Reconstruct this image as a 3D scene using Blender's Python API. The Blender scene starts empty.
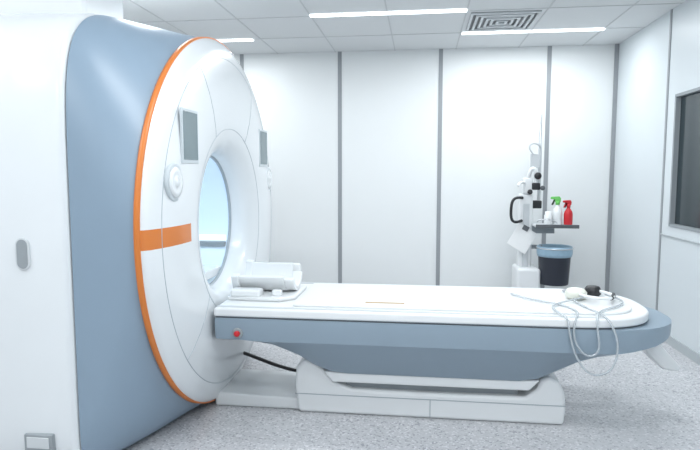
import bpy, bmesh, math, random
from mathutils import Vector, Matrix
random.seed(3)
sc = bpy.context.scene
try:
    sc.view_settings.view_transform = 'Standard'
    sc.view_settings.look = 'None'
except Exception:
    pass

# ------------------------------------------------------------ materials
def mat(name, col, rough=0.5, metal=0.0, emis=None, estr=0.0, noise=0.0, nscale=8.0, coat=0.0, trans=0.0, spec=None, alpha=1.0):
    m = bpy.data.materials.new(name); m.use_nodes = True
    nt = m.node_tree; b = nt.nodes['Principled BSDF']
    c = (col[0], col[1], col[2], 1)
    b.inputs['Base Color'].default_value = c
    b.inputs['Roughness'].default_value = rough
    b.inputs['Metallic'].default_value = metal
    b.inputs['Coat Weight'].default_value = coat
    b.inputs['Transmission Weight'].default_value = trans
    b.inputs['Alpha'].default_value = alpha
    if spec is not None: b.inputs['Specular IOR Level'].default_value = spec
    if emis:
        b.inputs['Emission Color'].default_value = (*emis, 1)
        b.inputs['Emission Strength'].default_value = estr
    if noise > 0:
        tc = nt.nodes.new('ShaderNodeTexCoord'); n = nt.nodes.new('ShaderNodeTexNoise')
        n.inputs['Scale'].default_value = nscale
        mx = nt.nodes.new('ShaderNodeMix'); mx.data_type = 'RGBA'
        mx.inputs['A'].default_value = tuple(x*(1-noise) for x in col)+(1,)
        mx.inputs['B'].default_value = tuple(min(1, x*(1+noise)) for x in col)+(1,)
        nt.links.new(tc.outputs['Object'], n.inputs['Vector'])
        nt.links.new(n.outputs['Fac'], mx.inputs['Factor'])
        nt.links.new(mx.outputs['Result'], b.inputs['Base Color'])
    return m

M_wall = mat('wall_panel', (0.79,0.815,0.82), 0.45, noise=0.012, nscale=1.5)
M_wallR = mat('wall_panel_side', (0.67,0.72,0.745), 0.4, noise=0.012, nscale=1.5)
M_strip = mat('wall_strip_grey', (0.30,0.32,0.34), 0.45, noise=0.03)
M_ceil = mat('ceiling_tile', (0.73,0.75,0.76), 0.9, noise=0.02, nscale=60)
M_grid = mat('ceiling_grid', (0.58,0.60,0.61), 0.6, noise=0.02)
M_white = mat('gantry_white', (0.76,0.79,0.81), 0.25, noise=0.01, coat=0.3)
M_white2 = mat('table_white', (0.80,0.82,0.83), 0.3, noise=0.01, coat=0.2)
M_seam = mat('seam_grey', (0.38,0.43,0.47), 0.5, noise=0.02)
M_blue = mat('shell_blue_grey', (0.25,0.335,0.425), 0.38, noise=0.02, nscale=3)
M_blue2 = mat('table_blue_grey', (0.27,0.345,0.415), 0.4, noise=0.02, nscale=3)
M_orange = mat('orange_trim', (0.66,0.195,0.035), 0.4, noise=0.02)
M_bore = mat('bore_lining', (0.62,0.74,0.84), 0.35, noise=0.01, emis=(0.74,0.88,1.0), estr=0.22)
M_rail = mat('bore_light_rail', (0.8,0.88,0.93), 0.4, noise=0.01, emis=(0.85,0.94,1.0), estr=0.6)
M_screen = mat('screen_grey', (0.16,0.22,0.24), 0.15, noise=0.05, nscale=12)
M_screenf = mat('screen_frame', (0.55,0.60,0.63), 0.3, noise=0.02)
M_black = mat('black_plastic', (0.02,0.021,0.024), 0.4, noise=0.1)
M_navy = mat('bin_navy', (0.016,0.021,0.036), 0.35, noise=0.1)
M_dark = mat('dark_grey', (0.10,0.11,0.12), 0.5, noise=0.05)
M_grey = mat('mid_grey', (0.30,0.33,0.35), 0.5, noise=0.03)
M_lgrey = mat('light_grey_plastic', (0.60,0.63,0.65), 0.4, noise=0.02)
M_red = mat('red_plastic', (0.60,0.02,0.03), 0.35, noise=0.03)
M_green = mat('green_plastic', (0.15,0.55,0.12), 0.35, noise=0.03)
M_bag = mat('blue_liner', (0.30,0.44,0.55), 0.35, noise=0.12, nscale=30)
M_tan = mat('tan_label', (0.50,0.35,0.18), 0.5, noise=0.05)
M_glass = mat('control_window_glass', (0.025,0.040,0.047), 0.12, noise=0.1, nscale=2)
M_frame = mat('window_frame_grey', (0.46,0.50,0.52), 0.4, noise=0.02)
M_tube = mat('clear_tubing', (0.75,0.80,0.83), 0.15, trans=0.6, noise=0.01)
M_steel = mat('steel', (0.6,0.62,0.64), 0.3, metal=0.9, noise=0.03)
M_paper = mat('paper', (0.85,0.86,0.86), 0.7, noise=0.02, nscale=40)
M_diff = mat('lamp_diffuser', (0.9,0.92,0.95), 0.5, emis=(0.93,0.97,1.0), estr=3.0)
M_cream = mat('ear_cup_cream', (0.75,0.76,0.68), 0.4, noise=0.02)

# floor
M_floor = bpy.data.materials.new('floor_speckled_vinyl'); M_floor.use_nodes = True
nt = M_floor.node_tree; b = nt.nodes['Principled BSDF']; b.inputs['Roughness'].default_value = 0.22
tc = nt.nodes.new('ShaderNodeTexCoord')
v = nt.nodes.new('ShaderNodeTexVoronoi'); v.inputs['Scale'].default_value = 100
cr = nt.nodes.new('ShaderNodeValToRGB'); cr.color_ramp.interpolation = 'CONSTANT'
e = cr.color_ramp.elements
e[0].position = 0; e[0].color = (0.37,0.375,0.40,1)
e[1].position = 0.11; e[1].color = (0.52,0.525,0.545,1)
e2 = e.new(0.55); e2.color = (0.56,0.565,0.585,1)
e3 = e.new(0.88); e3.color = (0.68,0.68,0.70,1)
sx = nt.nodes.new('ShaderNodeSeparateColor')
nt.links.new(tc.outputs['Object'], v.inputs['Vector'])
nt.links.new(v.outputs['Color'], sx.inputs['Color'])
nt.links.new(sx.outputs['Red'], cr.inputs['Fac'])
nt.links.new(cr.outputs['Color'], b.inputs['Base Color'])

# gantry face: white with inlaid orange band (object coordinates of the cover)
GY, GZ, GR = 3.40, 1.105, 1.095
YS = 0.975
M_face = M_white.copy(); M_face.name = 'gantry_face'
nt = M_face.node_tree; b = nt.nodes['Principled BSDF']
src = b.inputs['Base Color'].links[0].from_socket
tc = nt.nodes.new('ShaderNodeTexCoord'); sp = nt.nodes.new('ShaderNodeSeparateXYZ')
nt.links.new(tc.outputs['Object'], sp.inputs[0])
def mth(op, a, bb):
    n = nt.nodes.new('ShaderNodeMath'); n.operation = op
    for i, x in enumerate((a, bb)):
        if isinstance(x, (int, float)): n.inputs[i].default_value = x
        elif x is not None: nt.links.new(x, n.inputs[i])
    return n.outputs[0]
zz = mth('ABSOLUTE', mth('SUBTRACT', sp.outputs['Z'], 1.105), None)
m1 = mth('LESS_THAN', zz, 0.046); m2 = mth('LESS_THAN', sp.outputs['Y'], 2.72)
mk = mth('MULTIPLY', m1, m2)
mx = nt.nodes.new('ShaderNodeMix'); mx.data_type = 'RGBA'
nt.links.new(mk, mx.inputs['Factor']); nt.links.new(src, mx.inputs['A'])
mx.inputs['B'].default_value = (0.66,0.195,0.035,1)
nt.links.new(mx.outputs['Result'], b.inputs['Base Color'])

# ------------------------------------------------------------ helpers
def empty(name, loc=(0,0,0)):
    o = bpy.data.objects.new(name, None); o.location = loc; o.empty_display_size = 0.1
    sc.collection.objects.link(o); return o
def link(name, me, mats, parent=None, smooth=False, bevel=0, seg=3, sub=0):
    o = bpy.data.objects.new(name, me); sc.collection.objects.link(o)
    if not isinstance(mats, (list, tuple)): mats = [mats]
    for m in mats: me.materials.append(m)
    if smooth:
        for p in me.polygons: p.use_smooth = True
    if bevel:
        bm_ = o.modifiers.new('bevel', 'BEVEL'); bm_.width = bevel; bm_.segments = seg
        bm_.limit_method = 'ANGLE'; bm_.angle_limit = math.radians(40)
        for p in me.polygons: p.use_smooth = True
        w = o.modifiers.new('wn', 'WEIGHTED_NORMAL'); w.keep_sharp = True
    if sub:
        s = o.modifiers.new('sub', 'SUBSURF'); s.levels = sub; s.render_levels = sub
    if parent: o.parent = parent
    return o
def fin(bm, name):
    bmesh.ops.recalc_face_normals(bm, faces=bm.faces)
    me = bpy.data.meshes.new(name); bm.to_mesh(me); bm.free(); return me
def box(name, a, c, m, parent=None, bevel=0, rot=None):
    cen = Vector([(a[i]+c[i])/2 for i in range(3)]); d = [abs(c[i]-a[i]) for i in range(3)]
    bm = bmesh.new(); bmesh.ops.create_cube(bm, size=1)
    bmesh.ops.scale(bm, vec=d, verts=bm.verts)
    me = fin(bm, name); o = link(name, me, m, parent, bevel=bevel)
    o.location = cen
    if rot: o.rotation_euler = rot
    return o
def lathe(name, prof, m, loc, parent=None, axis='Z', n=48, smooth=True, rot=None):
    bm = bmesh.new(); rings = []
    for r, h in prof:
        ring = []
        for i in range(n):
            a = 2*math.pi*i/n
            p = (r*math.cos(a), r*math.sin(a), h)
            if axis == 'X': p = (h, r*math.cos(a), r*math.sin(a))
            if axis == 'Y': p = (r*math.cos(a), h, r*math.sin(a))
            ring.append(bm.verts.new(p))
        rings.append(ring)
    for k in range(len(rings)-1):
        for i in range(n):
            j = (i+1) % n
            bm.faces.new((rings[k][i], rings[k][j], rings[k+1][j], rings[k+1][i]))
    if prof[0][0] > 1e-4: bm.faces.new(rings[0])
    if prof[-1][0] > 1e-4: bm.faces.new(rings[-1])
    bmesh.ops.remove_doubles(bm, verts=bm.verts, dist=1e-5)
    me = fin(bm, name); o = link(name, me, m, parent)
    if smooth:
        for p in me.polygons: p.use_smooth = len(p.vertices) < 8
    o.location = loc
    if rot: o.rotation_euler = rot
    return o
def tube(name, pts, r, m, parent=None, nurbs=True, cyc=False, res=10):
    cu = bpy.data.curves.new(name+'_c', 'CURVE'); cu.dimensions = '3D'
    s = cu.splines.new('NURBS' if nurbs else 'POLY'); s.points.add(len(pts)-1)
    for i, p in enumerate(pts): s.points[i].co = (*p, 1)
    if nurbs: s.order_u = 4; s.use_endpoint_u = not cyc; s.resolution_u = res
    s.use_cyclic_u = cyc
    cu.bevel_depth = r; cu.bevel_resolution = 4; cu.use_fill_caps = True
    t = bpy.data.objects.new(name+'_t', cu); sc.collection.objects.link(t)
    bpy.context.view_layer.update()
    me = bpy.data.meshes.new_from_object(t.evaluated_get(bpy.context.evaluated_depsgraph_get()))
    bpy.data.objects.remove(t); me.name = name
    me.materials.clear()
    return link(name, me, m, parent, smooth=True)
def loft(name, rings, mats, midx=None, parent=None, closed=False, caps=True, smooth=True):
    bm = bmesh.new(); R = [[bm.verts.new(p) for p in r] for r in rings]
    n = len(R[0]); K = len(R)
    for k in range(K if closed else K-1):
        A = R[k]; B = R[(k+1) % K]
        for i in range(n):
            j = (i+1) % n
            f = bm.faces.new((A[i], A[j], B[j], B[i]))
            if midx: f.material_index = midx[k]
    if caps and not closed:
        bm.faces.new(R[0]); bm.faces.new(R[-1])
    me = fin(bm, name); o = link(name, me, mats, parent)
    if smooth:
        for p in me.polygons: p.use_smooth = True
    return o
def prism(name, pts2, lo, hi, axis, m, parent=None, bevel=0, seg=3):
    bm = bmesh.new()
    def P(p, h):
        if axis == 'Z': return (p[0], p[1], h)
        if axis == 'Y': return (p[0], h, p[1])
        return (h, p[0], p[1])
    A = [bm.verts.new(P(p, lo)) for p in pts2]; B = [bm.verts.new(P(p, hi)) for p in pts2]
    n = len(A)
    bm.faces.new(A); bm.faces.new(B)
    for i in range(n):
        j = (i+1) % n; bm.faces.new((A[i], A[j], B[j], B[i]))
    return link(name, fin(bm, name), m, parent, bevel=bevel, seg=seg)

# ------------------------------------------------------------ room
XL, XR, YF, YB, ZC = -4.6, 2.06, -1.6, 6.37, 2.76
box('floor', (XL-.1, YF-.1, -0.1), (XR+.1, YB+.1, 0), M_floor)
box('ceiling', (XL-.1, YF-.1, ZC), (XR+.1, YB+.1, ZC+.1), M_ceil)
box('wall_back', (XL-.1, YB, 0), (XR+.1, YB+.1, ZC), M_wall)
box('wall_left', (XL-.1, YF, 0), (XL, YB, ZC), M_wall)
box('wall_front', (XL-.1, YF-.1, 0), (XR+.1, YF, ZC), M_wall)
# right wall with a real opening for the control-room window
WY0, WY1, WZ0, WZ1 = 3.2, 4.93, 0.98, 2.03
bm = bmesh.new()
def addbox(bm, a, c):
    r = bmesh.ops.create_cube(bm, size=1)['verts']
    for vv in r:
        vv.co = Vector([(a[i]+c[i])/2 + vv.co[i]*(c[i]-a[i]) for i in range(3)])
addbox(bm, (XR, YF, 0), (XR+.1, YB, WZ0)); addbox(bm, (XR, YF, WZ1), (XR+.1, YB, ZC))
addbox(bm, (XR, YF, WZ0), (XR+.1, WY0, WZ1)); addbox(bm, (XR, WY1, WZ0), (XR+.1, YB, WZ1))
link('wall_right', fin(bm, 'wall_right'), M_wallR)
win = empty('window_1', (XR, (WY0+WY1)/2, (WZ0+WZ1)/2)); win_inv = Vector(win.location)
def wbox(n, a, c, m, bv=0):
    o = box(n, a, c, m, None, bv); o.location = Vector(o.location) - win_inv; o.parent = win; return o
wbox('glass', (XR+.03, WY0, WZ0), (XR+.045, WY1, WZ1), M_glass)
t = .014
wbox('frame_top', (XR-.008, WY0-t, WZ1-.01), (XR+.03, WY1+t, WZ1+t), M_grey)
wbox('frame_bottom', (XR-.008, WY0-t, WZ0-t), (XR+.03, WY1+t, WZ0+.01), M_grey)
wbox('frame_left', (XR-.008, WY1-.01, WZ0), (XR+.03, WY1+t, WZ1), M_grey)
wbox('frame_right', (XR-.008, WY0-t, WZ0), (XR+.03, WY0+.01, WZ1), M_grey)
wbox('mullion', (XR-.0, 4.02, WZ0), (XR+.03, 4.06, WZ1), M_dark)
wbox('sill', (XR-.012, WY0-.1, WZ0-.10), (XR, 5.09, WZ0-.088), M_frame, .002)
# trims
for i, x in enumerate((-3.16, -2.04, -0.909, 0.21, 1.358)):
    box('trim_%d' % (i+1), (x-.022, YB-.006, 0.0), (x+.022, YB, ZC), M_strip)
box('trim_6', (XR-.04, YB-.02, 0), (XR, YB, ZC), M_strip)
box('trim_7', (XR-.006, 5.09, 0), (XR, 5.12, ZC), M_strip)
box('trim_8', (XR-.006, 2.9, 0), (XR, 2.93, ZC), M_strip)
box('baseboard_right', (XR-.012, YF, 0), (XR-.0, 5.09, 0.075), M_frame)
box('baseboard_back', (XL, YB-.012, 0), (XR-.04, YB-.006, 0.075), M_frame)
# ceiling grid
bm = bmesh.new()
gx = [0.371+0.663*k for k in range(-7, 3)]
gy = [5.67, 4.93, 4.27, 3.60, 2.86, 2.2, 1.54, 0.8, .14, -.52, -1.2]
for x in gx: addbox(bm, (x-.006, YF, ZC-.004), (x+.006, YB, ZC))
for y in gy: addbox(bm, (XL, y-.006, ZC-.004), (XR, y+.006, ZC))
link('ceiling_grid', fin(bm, 'ceiling_grid'), M_grid)
# lamps: recessed strips, then wide unseen panels added for fill
LC = (0.94, 0.975, 1.0)
def strip_or_fill_lamp(x0, x1, y, w, power):
    o = empty('ceiling_strip_or_fill_lamp', ((x0+x1)/2, y, ZC))
    d = box('diffuser', (x0, y-w/2, ZC-.012), (x1, y+w/2, ZC-.004), M_diff); d.location = Vector(d.location)-Vector(o.location); d.parent = o
    L = bpy.data.lights.new('lamp', 'AREA'); L.shape = 'RECTANGLE'; L.size = abs(x1-x0)-.01; L.size_y = w-.01; L.energy = power
    L.color = LC
    lo = bpy.data.objects.new('lamp', L); sc.collection.objects.link(lo); lo.location = (0, 0, -.016); lo.parent = o
for (a, c, y) in ((-.955, .371, 4.9), (.386, 1.70, 5.68), (-3.0, -1.70, 5.68), (-2.9, -1.57, 3.56), (.386, 1.70, 3.56)):
    strip_or_fill_lamp(a, c, y, .06, 20)
for (a, c, y) in ((-.955, .371, 2.0), (-3.4, -2.1, 1.5), (-.8, .371, -.6), (.7, 1.7, 0.9), (-3.0, -1.8, .2)):
    strip_or_fill_lamp(a, c, y, .30, 22)  # wide panels out of view, added only as fill light
# air diffuser
vent = empty('ceiling_air_vent', (.703, 5.28, ZC))
for k in range(6):
    s = .29 - k*.048
    bm = bmesh.new()
    z0 = -.004 - .004*(k % 2); w = .022
    for a, c in (((-s,-s),(s,-s+w)), ((-s,s-w),(s,s)), ((-s,-s+w),(-s+w,s-w)), ((s-w,-s+w),(s,s-w))):
        addbox(bm, (a[0], a[1], z0-.012), (c[0], c[1], z0))
    link('louver_%d' % k, fin(bm, 'louver'), M_lgrey, vent)
o = box('plenum', (-.29, -.29, -.004), (.29, .29, -.001), M_dark); o.parent = vent

# ------------------------------------------------------------ MRI scanner
mri = empty('mri_scanner')
N = 160
def ringp(X, a, bz, n=2.0, nl=None, cy=GY, cz=GZ):
    out = []
    for i in range(N):
        t = 2*math.pi*i/N; c, s = math.cos(t), math.sin(t)
        nn = n if (s >= 0 or nl is None) else nl
        y = a*math.copysign(abs(c)**(2/nn), c); z = bz*math.copysign(abs(s)**(2/nn), s)
        out.append((X, cy+y, max(cz+z, 0.004)))
    return out
# front cover
def ys(r): return r*(YS if r > .8 else (1-(1-YS)*max(0, (r-.5)/.3)))
face = [(-1.225,1.093),(-1.212,1.085),(-1.195,1.06),(-1.178,1.00),(-1.162,.92),(-1.152,.82),(-1.150,.72),(-1.156,.62),(-1.167,.55),
        (-1.180,.51),(-1.20,.475),(-1.23,.445),(-1.27,.425),(-1.32,.415)]
loft('front_cover', [ringp(x, ys(r), r) for x, r in face], [M_face], parent=mri, caps=False)
loft('bore_lip', [ringp(-1.318,.418,.418), ringp(-1.318,.410,.410), ringp(-1.335,.406,.406), ringp(-1.34,.418,.418)], [M_seam], parent=mri, caps=False)
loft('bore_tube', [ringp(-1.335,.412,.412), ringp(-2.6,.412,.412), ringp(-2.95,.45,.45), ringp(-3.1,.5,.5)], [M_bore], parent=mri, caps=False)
loft('orange_ring', [ringp(-1.225,1.093*YS,1.093), ringp(-1.224,1.104*YS,1.101), ringp(-1.25,1.106*YS,1.102), ringp(-1.256,1.094*YS,1.094)], [M_orange], parent=mri, caps=False)
loft('side_shell', [ringp(-1.256,1.094*YS,1.094), ringp(-1.27,1.093*YS,1.096,2.1,2.15), ringp(-1.32,1.067,1.095,2.4,3.0), ringp(-1.38,1.065,1.098,2.9,4.6), ringp(-1.45,1.063,1.10,3.7,8),
     ringp(-1.52,1.06,1.10,4.8,14), ringp(-1.56,1.055,1.10,5.5,20)], [M_blue], parent=mri, caps=False)
loft('seam_gap', [ringp(-1.56,1.055,1.10,5.5,20), ringp(-1.562,1.04,1.09,5.5,20), ringp(-1.572,1.04,1.09,5.5,20)], [M_seam], parent=mri, caps=False)
loft('rear_cover', [ringp(-1.570,1.04,1.09,5.5,20), ringp(-1.570,1.058,1.10,5.5,20), ringp(-1.60,1.075,1.10,5.8,20), ringp(-1.8,1.09,1.10,6.2,20), ringp(-2.9,1.09,1.10,6.2,20), ringp(-3.05,1.05,1.07,5),
     ringp(-3.1,.95,.98,4), ringp(-3.1,.5,.5,2)], [M_white], parent=mri, caps=False)
# top service duct
box('top_service_duct', (-2.9, 2.62, 2.12), (-1.62, 3.0, ZC-.004), M_white, mri, .02)
# panel seams on the face
def xface(r):
    for (x0, r0), (x1, r1) in zip(face, face[1:]):
        if r1 <= r <= r0: return x0+(x1-x0)*(r0-r)/(r0-r1)
    return -1.2
def arc(name, r, a0, a1, w=.002, m=M_seam):
    pts = []
    k = max(8, int(abs(a1-a0)/3))
    for i in range(k+1):
        a = math.radians(a0+(a1-a0)*i/k)
        pts.append((xface(r), GY+ys(r)*math.cos(a), GZ+r*math.sin(a)))
    return tube(name, pts, w, m, mri, nurbs=False)
arc('seam_ring', .985, 0, 360)
arc('seam_inner', .57, 0, 360)
def radial(name, a, r0, r1):
    a = math.radians(a); pts = []
    for i in range(12):
        r = r0+(r1-r0)*i/11
        pts.append((xface(r), GY+ys(r)*math.cos(a), GZ+r*math.sin(a)))
    tube(name, pts, .002, M_seam, mri, nurbs=False)
for k, a in enumerate((118, 62, 222, 318)):
    radial('seam_radial_%d' % k, a, .57, .985)
# control panels and dials
for sgn, nm in ((-1, 'near'), (1, 'far')):
    cy = GY+sgn*.667
    box('display_frame_'+nm, (-1.160, cy-.102, 1.452), (-1.1475, cy+.102, 1.722), M_screenf, mri, .003)
    box('display_'+nm, (-1.150, cy-.088, 1.470), (-1.1460, cy+.088, 1.708), M_screen, mri, .001)
    cd = GY+sgn*.837
    lathe('dial_rim_'+nm, [(.0,-.02),(.09,-.02),(.094,.0),(.088,.005),(.078,.004),(.0,.004)], M_screenf, (-1.160, cd, 1.36), mri, 'X')
    lathe('dial_'+nm, [(.0,0),(.074,0),(.072,.006),(.05,.010),(.04,.007),(.022,.007),(.018,.012),(0,.013)], M_white, (-1.157, cd, 1.36), mri, 'X')
# bore interior rails (light strips) and bed track
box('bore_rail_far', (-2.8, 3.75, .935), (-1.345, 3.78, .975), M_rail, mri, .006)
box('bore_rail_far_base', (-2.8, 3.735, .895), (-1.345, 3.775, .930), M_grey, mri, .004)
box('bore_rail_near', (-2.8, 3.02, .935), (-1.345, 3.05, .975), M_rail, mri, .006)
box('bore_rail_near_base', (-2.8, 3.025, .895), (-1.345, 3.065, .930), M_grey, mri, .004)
box('bore_bed_track', (-2.9, 3.13, .72), (-1.34, 3.67, .78), M_white, mri, .01)
L = bpy.data.lights.new('bore_lamp', 'AREA'); L.shape = 'RECTANGLE'; L.size = 1.1; L.size_y = .12; L.energy = 3.0; L.color = (.74,.9,1)
lo = bpy.data.objects.new('bore_lamp', L); sc.collection.objects.link(lo); lo.location = (-2.15, GY, GZ+.385); lo.parent = mri
# handle recess and socket on rear cover
RY = GY-1.09
def capsule(w, h, k=12):
    pts = []
    for i in range(k+1):
        a = math.pi*i/k; pts.append((w*math.cos(a), h-w+w*math.sin(a)))
    for i in range(k+1):
        a = math.pi+math.pi*i/k; pts.append((w*math.cos(a), -(h-w)+w*math.sin(a)))
    return pts
def shift(p, x, z): return [(a+x, c+z) for a, c in p]
prism('handle_bezel', shift(capsule(.034,.074), -1.775, 1.04), RY-.004, RY+.02, 'Y', M_lgrey, mri, .002)
prism('handle_recess', shift(capsule(.026,.066), -1.775, 1.04), RY-.006, RY+.0, 'Y', M_grey, mri, .001)
box('socket_box', (-1.81, RY-.012, .11), (-1.67, RY+.03, .20), M_grey, mri, .006)
box('socket_inner', (-1.795, RY-.016, .135), (-1.685, RY-.01, .188), M_lgrey, mri, .003)
# docking plate between scanner and table pedestal
prism('floor_plate', [(-1.22,0),(-.68,0),(-.68,.075),(-1.22,.085)], 3.17, 3.6, 'Y', M_white2, mri, .015)

# ------------------------------------------------------------ patient table
tab = empty('patient_table')
TY = 3.34; W = .40; ZT = .66
def endw(X, w, xc, xe, n=2.6):
    if X <= xc: return w
    t = min(1, (X-xc)/(xe-xc)); return w*max(0, 1-t**n)**(1/n)
def outline(w, x0, xc, xe, n=2.6, k=24):
    xs = [x0, xc] + [xc+(xe-xc)*math.sin(math.pi/2*i/k) for i in range(1, k+1)]
    f = [(x, TY-endw(x, w, xc, xe, n)) for x in xs]
    r = [(x, TY+endw(x, w, xc, xe, n)) for x in reversed(xs[:-1])]
    return f+r
prism('top_slab', outline(W, -1.13, .76, 1.26), .612, ZT, 'Z', M_white2, tab, .012, 4)
prism('shadow_gap', outline(W-.008, -1.12, .76, 1.25), .604, .613, 'Z', M_dark, tab)
prism('bed_board', outline(W-.09, -.70, .82, 1.17, 3), ZT-.002, ZT+.014, 'Z', M_white2, tab, .007, 3)
prism('rail_front', [(-1.12, TY-W+.03), (.92, TY-W+.03), (.92, TY-W+.055), (-1.12, TY-W+.055)], ZT-.002, ZT+.004, 'Z', M_lgrey, tab)
prism('rail_back', [(-1.12, TY+W-.055), (.92, TY+W-.055), (.92, TY+W-.03), (-1.12, TY+W-.03)], ZT-.002, ZT+.004, 'Z', M_lgrey, tab)
box('gold_label', (-.30, 3.11, ZT+.012), (-.08, 3.128, ZT+.0165), M_tan, tab)
# blue body
zbk = [(-1.12,.44),(-.95,.44),(-.82,.415),(-.68,.36),(-.55,.285),(-.45,.265),(.58,.265),(.68,.29),(.80,.36),(.92,.41),(1.1,.44),(1.25,.47),(1.33,.50),(1.38,.535)]
def zb(X):
    for (a, p), (c, q) in zip(zbk, zbk[1:]):
        if a <= X <= c: return p+(q-p)*(X-a)/(c-a)
    return zbk[-1][1]
rings = []
xs = [-1.12,-1.0,-.9,-.82,-.75,-.68,-.6,-.5,-.4,-.2,0,.2,.4,.55,.65,.75,.85,.95,1.03,1.10,1.17,1.23,1.28,1.32,1.35,1.37,1.380,1.386]
for X in xs:
    w = endw(X, W+.006, .82, 1.388, 2.4); zbv = zb(X); hh = .605-zbv; s = w/(W+.006)
    z2 = max(.478, .605-.72*hh); z1 = .605-.45*(.605-z2)
    half = [(w,.605),(w,z1),(w-.012*s,z2),(w-.035*s,z2-.12*(z2-zbv)),(w-.13*s,z2-.85*(z2-zbv)),(w-.16*s,zbv)]
    half = [(max(a, .004), z) for a, z in half]
    rings.append([(X, TY-a, z) for a, z in half]+[(X, TY+a, z) for a, z in reversed(half)])
bo = loft('body', rings, [M_blue2], parent=tab, smooth=True)
for p in bo.data.polygons: p.use_smooth = len(p.vertices) == 4
es = bo.modifiers.new('es', 'EDGE_SPLIT'); es.split_angle = math.radians(28)
# emergency stop
lathe('stop_ring', [(0,.01),(.030,.01),(.030,-.004),(.024,-.008),(0,-.008)], M_grey, (-.99, TY-W-.004, .525), tab, 'Y')
lathe('stop_button', [(0,0),(.015,0),(.017,-.016),(.012,-.022),(0,-.023)], M_red, (-.99, TY-W-.008, .525), tab, 'Y')
# pedestal
prism('pedestal_collar', [(-.49,.205),(.61,.205),(.67,.268),(-.54,.268)], 3.10, 3.58, 'Y', M_white2, tab, .014)
prism('pedestal_neck', [(-.42,.12),(.56,.12),(.56,.22),(-.42,.22)], 3.18, 3.5, 'Y', M_grey, tab)
ped = [(-.70,0),(.81,0),(.82,.10),(.81,.19),(.78,.25),(.72,.28),(.68,.26),(.66,.20),(.60,.155),(.1,.15),(-.38,.155),(-.48,.19),(-.54,.26),(-.59,.31),(-.66,.32),(-.71,.27),(-.72,.16)]
prism('pedestal_foot', ped, 3.14, 3.58, 'Y', M_white2, tab, .03, 5)
tube('foot_seam', [(-.715, 3.1375, .115), (-.5, 3.1375, .115), (.5, 3.1375, .115), (.815, 3.1375, .115)], .002, M_seam, tab, nurbs=False)
tube('foot_seam_v', [(.07, 3.1385, .012), (.07, 3.1385, .115)], .002, M_seam, tab, nurbs=False)
# release paddle under the foot end
prism('release_paddle', [(1.24,.485),(1.31,.495),(1.40,.40),(1.49,.30),(1.47,.275),(1.39,.285),(1.31,.36)], 3.32, 3.46, 'Y', M_white2, tab, .014)

# ------------------------------------------------------------ head coil
coil = empty('head_coil_cradle', (-.95, 3.36, ZT))
def cp(o):
    o.location = Vector(o.location)-Vector(coil.location); o.parent = coil; return o
cp(prism('base_plate', [(-1.12,3.14),(-.80,3.12),(-.72,3.2),(-.72,3.52),(-.80,3.60),(-1.12,3.58)], ZT, ZT+.025, 'Z', M_white2, None, .01))
def halfpipe(name, x0, x1, ro, ri, a0, a1, cy, cz, m):
    bm = bmesh.new(); k = 28; S = []
    for i in range(k+1):
        a = math.radians(a0+(a1-a0)*i/k)
        S.append([bm.verts.new((x, cy+r*math.cos(a), cz+r*math.sin(a))) for x, r in ((x0,ro),(x1,ro),(x1,ri),(x0,ri))])
    for i in range(k):
        for j in range(4):
            q = (j+1) % 4; bm.faces.new((S[i][j], S[i][q], S[i+1][q], S[i+1][j]))
    bm.faces.new(S[0]); bm.faces.new(S[-1])
    return link(name, fin(bm, name), m, None, bevel=.006)
cp(halfpipe('cradle_shell', -1.08, -.80, .155, .13, 198, 358, 3.36, .835, M_white2))
cp(halfpipe('cradle_rim', -1.115, -1.07, .175, .125, 194, 362, 3.36, .835, M_white2))
cp(halfpipe('neck_rest', -.80, -.74, .15, .12, 205, 335, 3.36, .835, M_white2))
cp(box('side_ledge_front', (-1.10, 3.13, ZT+.02), (-.92, 3.22, ZT+.065), M_white2, None, .015))
cp(box('side_ledge_back', (-1.10, 3.50, ZT+.02), (-.86, 3.59, ZT+.12), M_white2, None, .015))
cp(box('latch_post_back', (-.84, 3.50, ZT+.02), (-.76, 3.545, ZT+.165), M_white2, None, .014))
cp(box('latch_post_front', (-.86, 3.17, ZT+.02), (-.80, 3.21, ZT+.06), M_white2, None, .012))
cp(box('head_pad', (-1.06, 3.28, ZT+.035), (-.78, 3.44, ZT+.06), M_white2, None, .012))

# cable from scanner to pedestal
tube('power_cable', [(-1.20,3.50,.24),(-1.14,3.63,.17),(-1.0,3.68,.09),(-.85,3.72,.04),(-.70,3.72,.013),(-.5,3.66,.013)], .012, M_black)

# ------------------------------------------------------------ headphones
hp = empty('headphones', (1.0, 3.42, ZT))
def hpar(o):
    o.location = Vector(o.location)-Vector(hp.location); o.parent = hp; return o
zt = ZT+.016
hpar(lathe('ear_cup_black', [(0,0),(.036,0),(.046,.012),(.046,.038),(.036,.055),(.02,.06),(0,.06)], M_black, (1.03, 3.46, zt), None))
hpar(lathe('ear_cup_white', [(0,0),(.046,0),(.060,.012),(.060,.038),(.046,.056),(.02,.062),(0,.062)], M_cream, (.91, 3.37, zt), None))
hpar(tube('headband', [(1.03,3.46,zt+.035),(1.12,3.38,zt+.03),(1.10,3.26,zt+.03),(1.0,3.22,zt+.03),(.91,3.28,zt+.035),(.91,3.37,zt+.035)], .009, M_white2))
hpar(tube('headband_pad', [(1.112,3.36,zt+.03),(1.105,3.31,zt+.028),(1.07,3.26,zt+.028)], .012, M_black))
fy = TY-W-.014
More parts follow.
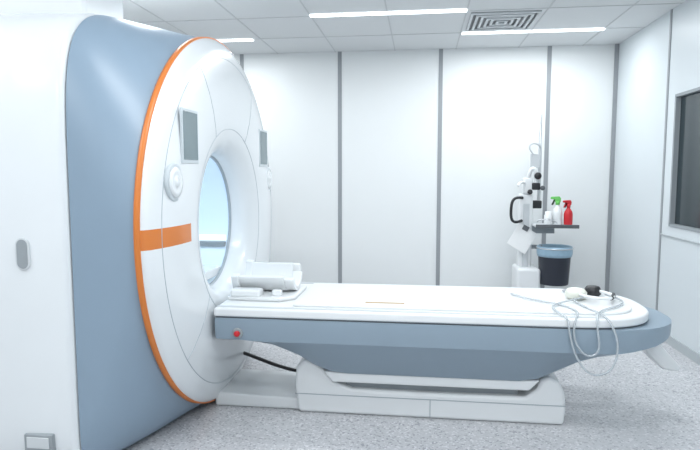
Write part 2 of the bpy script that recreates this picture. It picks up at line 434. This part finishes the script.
hpar(tube('air_tube_a', [(.93,3.30,zt+.02),(.80,3.22,zt+.01),(.70,3.12,zt+.008),(.72,3.0,zt+.006),(.76,2.93,.67),(.76,fy-.006,.60),(.80,fy-.01,.45),(.88,fy-.012,.36),(.99,fy-.01,.40),(1.01,fy-.006,.55),(.97,fy,.64),(.95,2.97,.676),(.90,3.1,zt+.006),(.86,3.26,zt+.01),(.90,3.36,zt+.01)], .0055, M_tube))
hpar(tube('air_tube_b', [(1.08,3.40,zt+.02),(1.16,3.35,zt+.008),(1.13,3.2,zt+.008),(1.0,3.1,zt+.007),(.92,3.0,zt+.006),(.90,2.93,.672),(.90,fy-.006,.6),(.92,fy-.012,.50),(.86,fy-.01,.46),(.80,fy-.008,.52),(.78,fy-.004,.60),(.80,2.94,.673),(.84,3.02,zt+.006),(.78,3.2,zt+.007),(.60,3.3,zt+.007),(.55,3.42,zt+.007)], .0055, M_tube))
hpar(tube('air_tube_c', [(1.08,3.47,zt+.02),(1.15,3.56,zt+.008),(1.05,3.64,zt+.0),(.9,3.62,zt+.0),(.85,3.52,zt+.008),(.95,3.45,zt+.008)], .005, M_tube))

# ------------------------------------------------------------ equipment stand
st = empty('medical_equipment_stand', (1.1, 5.85, 0))
def sp_(o):
    o.location = Vector(o.location)-Vector(st.location); o.parent = st; return o
sp_(box('column', (1.00, 5.83, .08), (1.13, 5.97, 1.20), M_white2, None, .02))
sp_(box('column_face', (1.035, 5.822, .3), (1.095, 5.832, 1.1), M_lgrey, None, .004))
sp_(box('base_block', (.97, 5.70, .06), (1.20, 6.05, .46), M_white2, None, .03))
sp_(box('base_leg_l', (.82, 5.78, .05), (1.0, 5.9, .10), M_lgrey, None, .015))
sp_(box('base_leg_r', (1.15, 5.55, .05), (1.55, 5.65, .10), M_lgrey, None, .015))
sp_(box('base_leg_c', (1.10, 5.6, .05), (1.2, 6.1, .10), M_lgrey, None, .015))
for i, (x, y) in enumerate(((.86, 5.84), (1.50, 5.60), (1.15, 6.05), (1.17, 5.62))):
    sp_(lathe('caster_%d' % i, [(0,-.015),(.03,-.015),(.034,-.008),(.034,.008),(.03,.015),(0,.015)], M_black, (x, y, .035), None, 'Y', 24))
sp_(lathe('iv_pole', [(.012,0),(.012,.95),(.006,.955)], M_steel, (1.20, 5.92, 1.05), None, n=16))
sp_(box('pole_sleeve', (1.185, 5.905, 1.05), (1.215, 5.935, 1.72), M_lgrey, None, .006))
sp_(box('pole_clamp', (1.11, 5.88, 1.05), (1.225, 5.96, 1.13), M_black, None, .01))
sp_(box('hook_plate', (1.10, 5.86, 1.46), (1.19, 5.89, 1.60), M_lgrey, None, .006))
sp_(tube('pole_hook', [(1.12,5.85,1.60),(1.06,5.84,1.66),(1.10,5.84,1.72),(1.17,5.86,1.70),(1.20,5.90,1.66)], .008, M_lgrey))
sp_(box('upper_head', (1.03, 5.82, 1.20), (1.12, 5.92, 1.36), M_white2, None, .015))
sp_(box('knob_block', (1.11, 5.80, 1.24), (1.19, 5.88, 1.31), M_black, None, .012))
sp_(tube('arm_upper', [(1.08,5.85,1.36),(1.09,5.83,1.44),(1.13,5.83,1.47),(1.15,5.83,1.42),(1.15,5.84,1.28)], .020, M_white2))
sp_(tube('arm_lower', [(1.06,5.84,1.30),(1.0,5.80,1.34),(.97,5.78,1.28)], .014, M_white2))
sp_(lathe('knob_a', [(0,-.02),(.030,-.02),(.036,0),(.02,.025),(0,.027)], M_black, (1.16, 5.79, 1.38), None, 'Y', 20))
sp_(lathe('knob_b', [(0,-.02),(.022,-.02),(.026,0),(.02,.02),(0,.022)], M_black, (1.09, 5.80, 1.22), None, 'Y', 20))
sp_(lathe('knob_c', [(0,-.02),(.022,-.02),(.024,0),(.02,.02),(0,.022)], M_dark, (1.21, 5.80, 1.26), None, 'Y', 20))
sp_(tube('push_handle', [(1.02,5.80,1.16),(.96,5.76,1.17),(.91,5.74,1.15),(.90,5.74,1.06),(.90,5.74,.98),(.915,5.74,.92),(.97,5.77,.915),(1.02,5.82,.93)], .014, M_black))
sp_(box('shelf', (1.12, 5.62, .88), (1.52, 5.92, .90), M_lgrey, None, .006))
sp_(box('shelf_lip', (1.12, 5.612, .875), (1.525, 5.625, .910), M_dark, None, .004))
sp_(box('shelf_bracket', (1.10, 5.85, .80), (1.35, 5.89, .88), M_grey, None, .006))
sp_(tube('shelf_rail', [(1.14,5.66,.93),(1.14,5.63,.97),(1.30,5.625,.97),(1.32,5.63,.92)], .006, M_steel))
sp_(box('clipboard', (.92, 5.795, .63), (1.13, 5.80, .87), M_paper, None, rot=(-.15, .55, 0)))
sp_(box('clipboard_clip', (1.03, 5.80, .83), (1.09, 5.825, .88), M_dark, None, .003, rot=(0,.5,0)))
# bin hanging from shelf arm
sp_(lathe('bin', [(0,0),(.135,0),(.14,.01),(.158,.35),(.164,.355),(.164,.365),(.155,.365),(.13,.02),(0,.02)], M_navy, (1.335, 5.76, .305), None))
sp_(lathe('bin_liner', [(.157,.28),(.163,.28),(.170,.31),(.170,.365),(.164,.382),(.150,.375),(.125,.1),(0,.08)], M_bag, (1.335, 5.76, .305), None))
sp_(tube('bin_hoop', [(1.335+.174*math.cos(a), 5.76+.174*math.sin(a), .668) for a in [math.radians(q*15) for q in range(24)]], .006, M_steel, cyc=True, nurbs=False))
sp_(box('bin_bracket', (1.12, 5.86, .64), (1.24, 5.90, .68), M_grey, None, .006))

def spray(name, x, y, z, mb, mh, s=1.0, rotz=0):
    e_ = empty(name, (x, y, z)); e_.scale = (s, s, s); e_.rotation_euler = (0, 0, rotz)
    lathe('bottle', [(0,0),(.036,0),(.04,.006),(.04,.10),(.034,.125),(.018,.15),(.014,.165),(.014,.175),(0,.176)], mb, (0,0,0), e_, n=28)
    lathe('collar', [(.017,.162),(.018,.185),(.012,.19),(0,.19)], mh, (0,0,0), e_, n=20)
    prism('trigger_head', [(.022,.185),(.026,.215),(.012,.232),(-.05,.228),(-.058,.218),(-.052,.208),(-.02,.205),(-.036,.165),(-.044,.163),(-.030,.20),(-.016,.185)], -.011, .011, 'Y', mh, e_, .003)
    return e_
spray('spray_bottle', 1.455, 5.76, .90, M_red, M_red, 1.05, .3)
spray('spray_bottle', 1.355, 5.78, .90, M_white2, M_green, 1.2, -.3)
lathe('cream_jar', [(0,0),(.035,0),(.038,.01),(.038,.09),(.03,.10),(.03,.13),(0,.132)], M_white2, (1.26, 5.75, .90), n=28)

# ------------------------------------------------------------ world and camera
w = bpy.data.worlds.new('World'); sc.world = w; w.use_nodes = True
w.node_tree.nodes['Background'].inputs[0].default_value = (.8,.9,1,1)
w.node_tree.nodes['Background'].inputs[1].default_value = .3
cam = bpy.data.cameras.new('camera'); co = bpy.data.objects.new('camera', cam); sc.collection.objects.link(co)
cam.lens = 28.9; cam.sensor_width = 36; cam.clip_start = .05
co.location = (0, 0, 1.4); co.rotation_euler = (math.radians(90-5.2), 0, math.radians(7.1))
sc.camera = co
